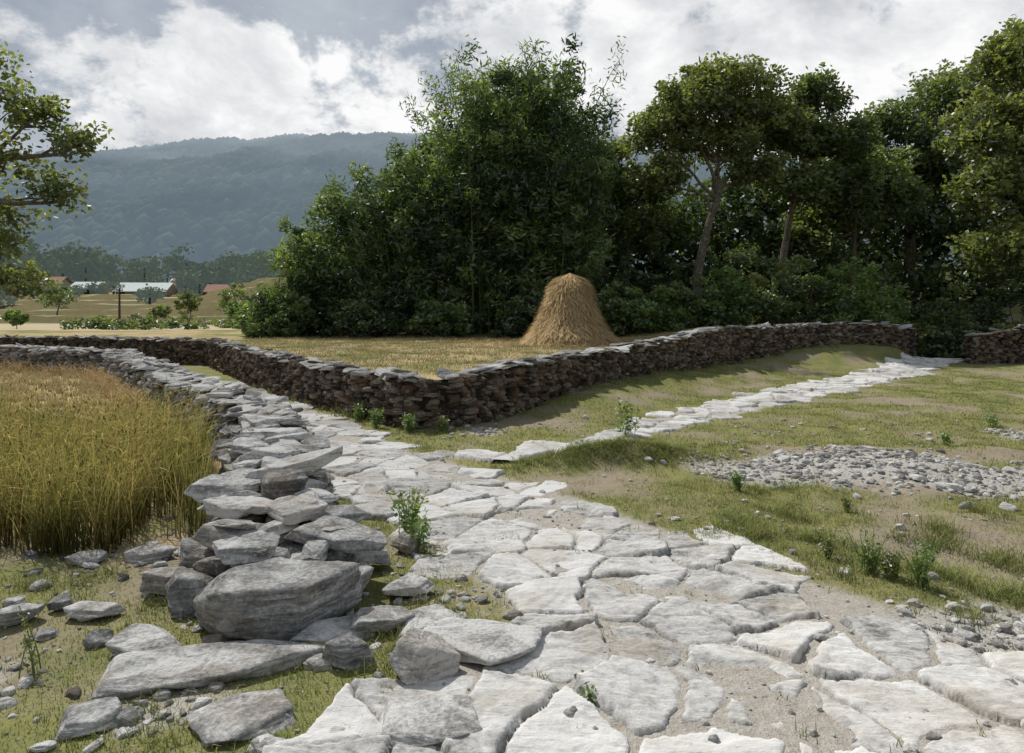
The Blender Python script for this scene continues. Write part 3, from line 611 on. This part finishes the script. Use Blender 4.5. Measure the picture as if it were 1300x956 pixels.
tree('broadleaf_tree', [(21, 36, 3), (21, 36, 7), (21.5, 36, 10)], .3,
     [(20.0, 36, 11.0, 2.0, 2, 1.7), (23, 36, 12.4, 2.5, 2, 1.8), (18.6, 35, 8, 2.1, 2, 1.8), (21.8, 35, 8.8, 2.5, 2, 2), (25.5, 36, 10.4, 2.6, 2, 2.5), (17.2, 36, 9.9, 1.4, 1.5, 1.2)], 400, 68, .27, .14, M_leafA, (.45, .9), .45)
tree('broadleaf_tree', [(18.4, 24, .5), (18.3, 24, 4), (18.0, 24, 7), (18.4, 24, 9.5)], .2,
     [(17.5, 24, 10.2, 1.4, 1.5, 1.2), (19.4, 24, 11.3, 1.7, 1.6, 1.2), (16.7, 24, 7.9, 1.3, 1.5, 1.4), (18.5, 23.5, 8.4, 1.6, 1.4, 1.4), (16.7, 23.6, 5.8, 1.3, 1.4, 1.4), (18.5, 23.3, 5.6, 1.6, 1.4, 1.6), (17.0, 23.6, 3.6, 1.4, 1.3, 1.2), (19, 23.4, 3.2, 1.5, 1.3, 1.3)], 370, 80, .2, .11, M_leafD, (.3, .7), .45)
tree('broadleaf_tree', [(27, 34, 4), (27, 34, 10)], .3, [(26.5, 34, 14, 2.8, 2.4, 2), (29, 34, 12, 2.5, 2, 2), (24.6, 33, 11, 2, 2, 2.2), (26, 33, 8.5, 2.5, 2, 2)], 200, 70, .28, .15, M_leafA, (.5, .9), .45)
tree('broadleaf_tree', [(5.2, 31, 1), (5.2, 31, 5)], .18, [(4.6, 31, 6.8, 1.4, 1.2, 1.3), (5.8, 31.5, 7.4, 1.3, 1.2, 1.1), (5.2, 30.5, 5.0, 1.7, 1.2, 1.4), (4.3, 30.5, 8.4, 1.0, 1, 1), (6.6, 31.5, 5.4, 1.4, 1.2, 1.2)], 220, 72, .2, .11, M_leafA, (.35, .7), .36)
tree('broadleaf_tree', [(16, 32, 2), (16, 32, 6)], .2, [(15.8, 32, 8.4, 1.9, 1.5, 1.5), (17.4, 32, 6.8, 1.8, 1.5, 1.7), (15.4, 31.5, 6.2, 1.6, 1.5, 1.5), (14, 32, 5, 1.5, 1.5, 1.5)], 210, 72, .24, .13, M_leafA, (.4, .8), .4)
tree('broadleaf_tree', [(-11.7, 13, 0), (-11.4, 13, 2), (-10.9, 13, 3.4), (-10.5, 13, 5.2)], .24,
     [(-9.3, 13, 5.5, .7, .8, .55), (-8.4, 13, 4.9, .5, .6, .4), (-9.7, 13, 4.6, .55, .7, .4), (-8.7, 13, 4.0, .5, .6, .4), (-9.6, 12.8, 2.9, .55, .6, .4), (-9.4, 13, 2.2, .65, .6, .4), (-10.6, 13, 6.4, 1.1, 1, .7), (-12.5, 13, 5.5, 1.4, 1.2, 1), (-9.5, 13.1, 3.5, .45, .4, .3)], 210, 50, .12, .075, M_leafD, (.18, .38), .45, 1.0)

def shrub(x, y, r, h, mat, n=60, per=70, L=.17, W=.09, base=.5, name='shrub'):
    acc = Acc(); z0 = H1(x, y)
    d = R.normal(size=(n, 3)); d /= np.linalg.norm(d, axis=1)[:, None]; d[:, 2] = np.abs(d[:, 2])
    C = np.array([x, y, z0+.15])+d*np.array([r, r*.9, h])*(R.random(n)**.4)[:, None]*R.uniform(.8, 1.15, (n, 1))
    for q in C[::4]: branch(acc, (x+R.normal(0, .15), y, z0-.05), q, .035, .012, .1, 5, sides=5)
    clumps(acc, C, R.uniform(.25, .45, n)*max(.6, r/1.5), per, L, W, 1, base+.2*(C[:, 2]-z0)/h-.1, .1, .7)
    acc.finish(name, [M_bark, mat])
for a in [(3.5, 25.2, 1.2, 1.9, M_leafA), (5.0, 24.6, 1.3, 1.5, M_leafB), (6.6, 25.6, 1.3, 1.6, M_leafA), (8.2, 26, 1.4, 2.1, M_leafB), (9.8, 26.3, 1.6, 2.5, M_leafA), (11.6, 26.6, 1.4, 2.8, M_leafA),
          (13.0, 25.6, 1.75, 2.25, M_leafB), (15, 27.5, 1.5, 2.6, M_leafA), (16.6, 26, 1.5, 3.6, M_leafA), (19.5, 24, 1.8, 2.6, M_leafD), (17.2, 24.2, 1.2, 1.6, M_leafB), (4.2, 27, 1.4, 3.2, M_leafK), (-9.6, 26.3, 1.1, 1.1, M_bamboo), (-8.2, 25.4, 1.2, 1.4, M_bamboo),
          (-5.6, 25, 1.3, 1.5, M_leafK), (-2.6, 25, 1.3, 1.3, M_bamboo), (.2, 25, 1.2, 1.2, M_leafK), (9, 30, 2, 4, M_leafK), (6.3, 29.5, 1.4, 3, M_leafK), (22, 24.5, 2, 3.4, M_leafA),
          (15.4, 23.4, 1.1, 1.3, M_leafK), (17.4, 22.2, 1.1, 1.5, M_leafA), (20, 26.5, 2, 3.5, M_leafK), (23, 28, 2.2, 4, M_leafK), (18.5, 28, 2, 3.5, M_leafK), (15.8, 29.5, 1.8, 3, M_leafK), (20.5, 22.2, 1.3, 1.7, M_leafD)]:
    shrub(*a)
acc = Acc(); n = 1500; x = R.uniform(-8.5, 34, n); y = R.uniform(32.5, 39, n)+sm(14, 30, x)*3; zt = np.interp(x, [-9, -5, 0, 4, 8, 14, 18, 24, 34], [5, 7, 8, 9, 8.8, 8.6, 9.5, 11, 13])
g0 = height(x, y); C = np.stack([x, y, g0+(np.maximum(zt-g0, 1))*R.random(n)], 1)
clumps(acc, C, R.uniform(.6, 1.2, n), 40, .38, .22, 0, .5+.4*perlin(x*.4, y*.4, C[:, 2]*.4), .3, .8, .4); acc.finish('forest_understorey', [M_leafK])

acc = Acc(); n = 300; x = R.uniform(-24, -10, n); y = 35+R.uniform(0, 9, n)
g0 = height(x, y); k = perlin(x*.35, y*.35, 2) > .02
C = np.stack([x, y, g0+R.uniform(.05, .6, n)*R.uniform(.4, 1.2, n)], 1)[k]; clumps(acc, C, R.uniform(.25, .55, len(C)), 40, .2, .11, 0, .35, 0, .7, .6); acc.finish('hedge', [M_leafA])
def small_tree(x, y, h, r, mat=M_leafA, name='small_tree', lf=.3):
    acc = Acc(); z = H1(x, y); branch(acc, (x, y, z-.1), (x+.1*r, y, z+h*.55), .025*h, .012*h)
    n = 26; d = R.normal(size=(n, 3)); d /= np.linalg.norm(d, axis=1)[:, None]
    C = np.array([x, y, z+h*.62])+d*np.array([r, r, h*.36])*(R.random(n)**.4)[:, None]
    for q in C[::5]: branch(acc, (x, y, z+h*.35), q, .012*h, .004*h, .1, 4, sides=4)
    clumps(acc, C, R.uniform(.25, .45, n)*r, 40, lf, lf*.5, 1, .5, .1, .7); acc.finish(name, [M_bark, mat])
small_tree(-27.5, 58, 3.0, 1.0); small_tree(-24.6, 60, 3.6, 1.5); small_tree(-32, 62, 1.9, 1.0); small_tree(-40, 55, 1.5, .8, M_leafB); small_tree(-50, 75, 3.4, 1.8); small_tree(-20.5, 52, 1.8, 1.1, M_leafB)
small_tree(-17.5, 45, 1.8, 1.2, M_leafB)
acc = Acc(); T = []
for i in range(34): T.append((R.uniform(-68, -45), R.uniform(135, 155), R.uniform(6, 10), R.uniform(2.4, 4)))
for i in range(70): T.append((R.uniform(-175, -98), R.uniform(150, 215), R.uniform(8, 14), R.uniform(3.5, 6)))
for i in range(50): T.append((R.uniform(-95, -30), R.uniform(195, 250), R.uniform(5, 8), R.uniform(3, 5)))
for i in range(60): T.append((R.uniform(-260, 80), R.uniform(260, 420), R.uniform(8, 13), R.uniform(5, 8)))
for i in range(14): T.append((R.uniform(-34, -24), R.uniform(98, 112), R.uniform(3, 6), R.uniform(1.2, 2.4)))
for i in range(34): T.append((R.uniform(-90, -35), R.uniform(80, 175), R.uniform(1.2, 2.8), R.uniform(1, 2)))
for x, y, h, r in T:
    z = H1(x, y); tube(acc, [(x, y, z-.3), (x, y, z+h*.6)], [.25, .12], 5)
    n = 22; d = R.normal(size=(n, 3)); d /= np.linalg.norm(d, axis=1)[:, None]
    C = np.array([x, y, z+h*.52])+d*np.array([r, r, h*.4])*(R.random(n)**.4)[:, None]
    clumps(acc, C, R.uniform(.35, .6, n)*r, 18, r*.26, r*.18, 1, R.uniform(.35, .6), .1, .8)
def hazed(name, cols, haze, amt, haze2=None, z0=0, z1=1, amt2=None):  # aerial haze painted into the material: emission mixed over the diffuse colour
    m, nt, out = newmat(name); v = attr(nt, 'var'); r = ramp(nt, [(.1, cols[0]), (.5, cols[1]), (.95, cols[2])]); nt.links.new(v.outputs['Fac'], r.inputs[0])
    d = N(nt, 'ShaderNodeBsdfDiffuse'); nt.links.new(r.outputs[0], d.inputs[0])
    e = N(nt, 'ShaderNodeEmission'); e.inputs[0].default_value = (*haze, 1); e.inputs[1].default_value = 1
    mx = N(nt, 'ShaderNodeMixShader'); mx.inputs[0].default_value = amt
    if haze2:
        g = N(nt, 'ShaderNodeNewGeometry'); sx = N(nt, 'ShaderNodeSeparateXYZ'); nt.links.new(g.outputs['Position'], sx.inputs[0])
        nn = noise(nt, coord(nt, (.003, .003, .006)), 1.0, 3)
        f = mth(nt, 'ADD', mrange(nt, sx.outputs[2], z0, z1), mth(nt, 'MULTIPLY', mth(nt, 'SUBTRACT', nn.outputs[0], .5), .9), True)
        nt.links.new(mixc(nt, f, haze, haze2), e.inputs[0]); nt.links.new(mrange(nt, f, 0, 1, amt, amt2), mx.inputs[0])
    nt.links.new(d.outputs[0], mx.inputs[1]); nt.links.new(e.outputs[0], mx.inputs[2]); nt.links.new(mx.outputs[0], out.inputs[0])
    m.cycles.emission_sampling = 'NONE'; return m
M_dist = hazed('foliage_painted_haze', ((.03, .05, .018), (.1, .135, .045), (.19, .22, .085)), (.25, .32, .33), .2)  # tree colours with a thin painted haze glow
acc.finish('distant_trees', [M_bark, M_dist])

# ------------------------------------------------------------ forested hills
cx = np.array([-4000, -2400, -1349, -1142, -1040, -934, -727, -519, -207, 104, 290, 520, 1350, 4000]); cz = np.array([260, 300, 330, 395, 425, 446, 462, 460, 472, 462, 456, 420, 330, 260])
def hillz(x, y):
    c = np.interp(x+40*perlin(x*.003, y*0+1), cx, cz)+9*fbm(x*.008, x*0+3, 0, 3)
    t = np.clip((y-430)/1370, 0, 1.0); b = np.clip((y-1800)/1500, 0, 1)
    z = c*(t**.9)*(1-b*.8)
    sp = 45*perlin(x*.0028+y*.0012, y*.0009, 4)+26*perlin(x*.008, y*.003, 9)
    return z+sp*np.sin(np.pi*np.clip(t, 0, 1))*1.3+ (-12)*(1-t)
hxs = np.linspace(-4000, 4000, 500); hys = np.concatenate([np.linspace(430, 1800, 150), np.linspace(1830, 3400, 25)])
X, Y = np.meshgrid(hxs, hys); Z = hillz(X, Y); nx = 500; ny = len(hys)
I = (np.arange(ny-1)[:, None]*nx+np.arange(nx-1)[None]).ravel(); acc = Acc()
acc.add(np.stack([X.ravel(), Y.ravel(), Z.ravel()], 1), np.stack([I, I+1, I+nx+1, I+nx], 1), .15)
M_hill = hazed('forest_painted_haze', ((.025, .04, .02), (.06, .085, .035), (.13, .15, .065)), (.165, .22, .27), .7, (.37, .43, .485), 110, 530, .88)  # forest colours under painted mist, paler and thicker uphill
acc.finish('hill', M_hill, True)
n = 20000; x = R.uniform(-1600, 700, n); y = R.uniform(500, 1830, n); z = hillz(x, y); k = (np.abs(x/y+.2) < .75); x, y, z = x[k], y[k], z[k]; n = len(x)
V, F = ico(1); V = V*np.array([1, 1, 1.1]); s = R.uniform(4, 10, n)
P = V[None]*s[:, None, None]*R.uniform(.75, 1.2, (n, len(V), 1))+np.stack([x, y, z+s*.3], 1)[:, None]
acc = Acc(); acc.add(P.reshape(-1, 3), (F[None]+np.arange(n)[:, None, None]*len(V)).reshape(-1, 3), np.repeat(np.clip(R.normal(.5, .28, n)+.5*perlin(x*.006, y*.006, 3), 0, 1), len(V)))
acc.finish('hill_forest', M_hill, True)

# ------------------------------------------------------------ farm buildings, pole
def box(acc, x, y, z, a, b, c, mi=0, yaw=0):
    v = np.array([(i, j, k) for i in (-1, 1) for j in (-1, 1) for k in (0, 1)], float)*np.array([a/2, b/2, c])
    v = v@rotm(yaw).T+np.array([x, y, z]); f = [(0, 1, 3, 2), (4, 6, 7, 5), (0, 4, 5, 1), (2, 3, 7, 6), (0, 2, 6, 4), (1, 5, 7, 3)]
    acc.add(v, f, .5, mi)
M_plaster = flat_mat('plaster_wall', (.32, .28, .22)); M_tin = flat_mat('tin_roof', (.5, .55, .53), .45, 2, .1); M_rust = flat_mat('rust_roof', (.28, .18, .15), .6, 2); M_darkwin = flat_mat('dark_window', (.03, .025, .02)); M_woodp = flat_mat('weathered_wood', (.06, .05, .04))
def house(x, y, w, d, h, rh, roofm, yaw=0, sink=0):
    e = bpy.data.objects.new('farm_house', None); scene.collection.objects.link(e); e.location = (x, y, H1(x, y)-sink); e.rotation_euler = (0, 0, yaw)
    a = Acc(); box(a, 0, 0, -.8, w, d, h+.8); a.finish('walls', M_plaster, parent=e)
    a = Acc(); o = .5
    V = [(-w/2-o, -d/2-o, h-.15), (w/2+o, -d/2-o, h-.15), (w/2+o, 0, h+rh), (-w/2-o, 0, h+rh), (w/2+o, d/2+o, h-.15), (-w/2-o, d/2+o, h-.15)]
    V2_ = [(p[0], p[1], p[2]+.12) for p in V]
    a.add(V+V2_, [(0, 1, 2, 3), (3, 2, 4, 5), (6, 9, 8, 7), (9, 11, 10, 8), (0, 6, 7, 1), (5, 4, 10, 11), (0, 3, 9, 6), (3, 5, 11, 9), (1, 7, 8, 2), (2, 8, 10, 4)]); a.finish('roof', roofm, parent=e)
    a = Acc(); a.add([(-w/2, -d/2, h), (-w/2, d/2, h), (-w/2, 0, h+rh-.1), (w/2, -d/2, h), (w/2, d/2, h), (w/2, 0, h+rh-.1)], [(0, 1, 2), (3, 5, 4)]); a.finish('gables', M_plaster, parent=e)
    a = Acc()
    for k in np.linspace(-w*.36, w*.36, max(3, int(w/2.4))): box(a, k, -d/2-.02, h*.35, .8, .08, h*.4)
    box(a, w*.12, -d/2-.025, 0, .9, .08, h*.75); a.finish('windows_and_door', M_darkwin, parent=e)
house(-69.5, 130, 8.6, 6, .9, 1.6, M_tin, .1, .3); house(-74, 158, 7.5, 5, 1.8, 1.7, M_rust, -.1, -.3); house(-84, 176, 6, 5, 2, 1.5, M_tin, .2, -.3); house(-84, 136, 5, 4, 1.6, 1.2, M_tin, 0, .2); house(-96, 142, 6, 4, 2.2, 1.4, M_rust, 0, -.2); house(-54, 128, 5, 4, 1.6, 1.3, M_rust, .1, .3)
acc = Acc(); z = H1(-34.5, 60); tube(acc, [(-34.5, 60, z-.3), (-34.5, 60, z+1.5), (-34.5, 60, z+3.3)], [.1, .09, .07], 8); tube(acc, [(-34.8, 60, z+3.1), (-34.2, 60, z+3.1)], [.04, .04], 6)
for q in (-.25, .25): tube(acc, [(-34.5+q, 60, z+3.12), (-34.5+q, 60, z+3.25)], [.035, .02], 6)
acc.finish('utility_pole', M_woodp)

# ------------------------------------------------------------ weeds and saplings
def weed(x, y, h, ns, mat, L=.06, name='weed', spread=.35, nl=22):
    acc = Acc(); z = H1(x, y)
    for i in range(ns):
        a = R.uniform(0, 6.28); hh = h*R.uniform(.55, 1.05); l = spread*hh*R.uniform(.3, 1.2)
        t = np.linspace(0, 1, 6); P = np.array([x+R.normal(0, .04*h*2), y+R.normal(0, .04*h*2), z])+np.stack([math.cos(a)*l*t**1.5, math.sin(a)*l*t**1.5, hh*t], 1)
        tube(acc, P, .004*(1-.6*t), 4)
        q = R.uniform(.15, 1, nl); C = np.stack([np.interp(q, t, P[:, k]) for k in range(3)], 1)+R.normal(0, L*.55, (nl, 3))
        leaves(acc, C, L, L*.5, np.clip(R.normal(.55, .2, nl), 0, 1), 1)
    acc.finish(name, [M_culm, mat])
for a in [(-.78, 5.15, .42, 12, M_leafB, .045), (-.66, 4.9, .3, 9, M_leafB, .04), (-.82, 5.5, .34, 6, M_leafD, .04), (1.62, 9.6, .5, 7, M_leafB, .07), (2.15, 6.5, .18, 12, M_leafB, .03),
          (2.35, 4.5, .3, 18, M_leafB, .026), (2.55, 4.25, .28, 18, M_leafB, .026), (2.45, 4.4, .2, 16, M_leafD, .026), (2.85, 4.7, .2, 10, M_leafB, .026), (2.2, 4.75, .2, 10, M_leafD, .026), (5.6, 8.8, .22, 6, M_leafB, .05),
          (1.1, 8.2, .18, 8, M_leafB, .04), (-2.05, 10.3, .3, 14, M_leafB, .045), (-1.5, 9.9, .28, 16, M_leafB, .045), (-2.45, 10.9, .3, 14, M_leafB, .045), (-1.0, 9.85, .24, 10, M_leafA, .045), (-5.6, 11.2, .4, 10, M_leafB, .06),
          (-2.3, 3.25, .3, 5, M_leafD, .025), (.35, 3.0, .05, 4, M_leafB, .03), (7.4, 10.5, .22, 6, M_leafB, .045), (2.9, 5.9, .14, 10, M_leafD, .026)]:
    weed(*a)

# ------------------------------------------------------------ sky and sun
EL, AZ = math.radians(52), math.radians(44)
sd = Vector((-math.sin(AZ)*math.cos(EL), math.cos(AZ)*math.cos(EL), math.sin(EL)))
L = bpy.data.lights.new('sun', 'SUN'); L.energy = 5.0; L.angle = math.radians(.7); L.color = (1, .96, .9)
lo = bpy.data.objects.new('sun', L); scene.collection.objects.link(lo); lo.rotation_euler = sd.to_track_quat('Z', 'Y').to_euler(); lo.location = (-20, 20, 40)
w = bpy.data.worlds.new('World'); scene.world = w; w.use_nodes = True; nt = w.node_tree; nt.nodes.clear()
out = nt.nodes.new('ShaderNodeOutputWorld'); bg = nt.nodes.new('ShaderNodeBackground'); bg.inputs[1].default_value = .13
sky = nt.nodes.new('ShaderNodeTexSky'); sky.sky_type = 'NISHITA'; sky.sun_disc = False; sky.sun_elevation = EL; sky.sun_rotation = -AZ
tc = nt.nodes.new('ShaderNodeTexCoord'); g = tc.outputs['Generated']
def mapn(sc, loc=(0, 0, 0)):
    m = nt.nodes.new('ShaderNodeMapping'); m.inputs['Scale'].default_value = sc; m.inputs['Location'].default_value = loc; nt.links.new(g, m.inputs[0]); return m.outputs[0]
nz = noise(nt, mapn((1, 1, 1.4), (3.1, 1.2, .4)), 5.0, 9, .62, .15)
nz2 = noise(nt, mapn((1, 1, 1.7), (7, 2, 1)), 5.0, 7, .62, .25)
s = None
for (u, v, r, a) in [(-.40, .33, .17, .9), (-.60, .27, .17, .8), (-.48, .24, .2, .9), (-.3, .24, .16, .9), (-.17, .31, .18, 1.0), (-.05, .30, .14, .9), (.0, .42, .22, 1.05), (.16, .36, .24, 1.1), (.43, .36, .26, 1.2), (.30, .27, .2, .9), (.66, .46, .2, .8), (.2, .75, .4, .5), (-1.0, .25, .3, .7)]:
    d = Vector((u, 1, v)).normalized()
    vm = nt.nodes.new('ShaderNodeVectorMath'); vm.operation = 'DISTANCE'; nt.links.new(g, vm.inputs[0]); vm.inputs[1].default_value = d
    mr = nt.nodes.new('ShaderNodeMapRange'); mr.interpolation_type = 'SMOOTHSTEP'; mr.inputs[1].default_value = r; mr.inputs[2].default_value = 0; mr.inputs[4].default_value = a
    nt.links.new(vm.outputs['Value'], mr.inputs[0]); s = mr.outputs[0] if s is None else mth(nt, 'MAXIMUM', s, mr.outputs[0])
dens = mth(nt, 'ADD', mth(nt, 'MULTIPLY', s, .5), mth(nt, 'MULTIPLY', nz.outputs[0], 1.7))
mk = nt.nodes.new('ShaderNodeMapRange'); mk.interpolation_type = 'SMOOTHSTEP'; mk.inputs[1].default_value = .98; mk.inputs[2].default_value = 1.14; nt.links.new(dens, mk.inputs[0])
cl = ramp(nt, [(.32, (.55, .57, .6)), (.5, (.8, .81, .83)), (.6, (.98, .98, .98))]); nt.links.new(nz2.outputs[0], cl.inputs[0])
grey = ramp(nt, [(.3, (.28, .32, .38)), (.7, (.5, .54, .58))]); nt.links.new(nz2.outputs[0], grey.inputs[0])
def scl(c, k):
    v = nt.nodes.new('ShaderNodeVectorMath'); v.operation = 'SCALE'; nt.links.new(c, v.inputs[0]); v.inputs['Scale'].default_value = k; return v.outputs[0]
basec = mixc(nt, .92, sky.outputs[0], scl(grey.outputs[0], 7.7))
fin = mixc(nt, mk.outputs[0], basec, scl(cl.outputs[0], 7.7))
nt.links.new(fin, bg.inputs[0]); nt.links.new(bg.outputs[0], out.inputs[0])

cam = bpy.data.cameras.new('camera'); co_ = bpy.data.objects.new('camera', cam); scene.collection.objects.link(co_)
co_.location = (0, 0, 1.7); co_.rotation_euler = (math.radians(90), 0, 0); cam.lens = 24; cam.sensor_width = 36; cam.shift_y = -.06
cam.clip_start = .05; cam.clip_end = 20000; scene.camera = co_
print('VERTS', sum(len(o.data.vertices) for o in scene.objects if o.type == 'MESH'))
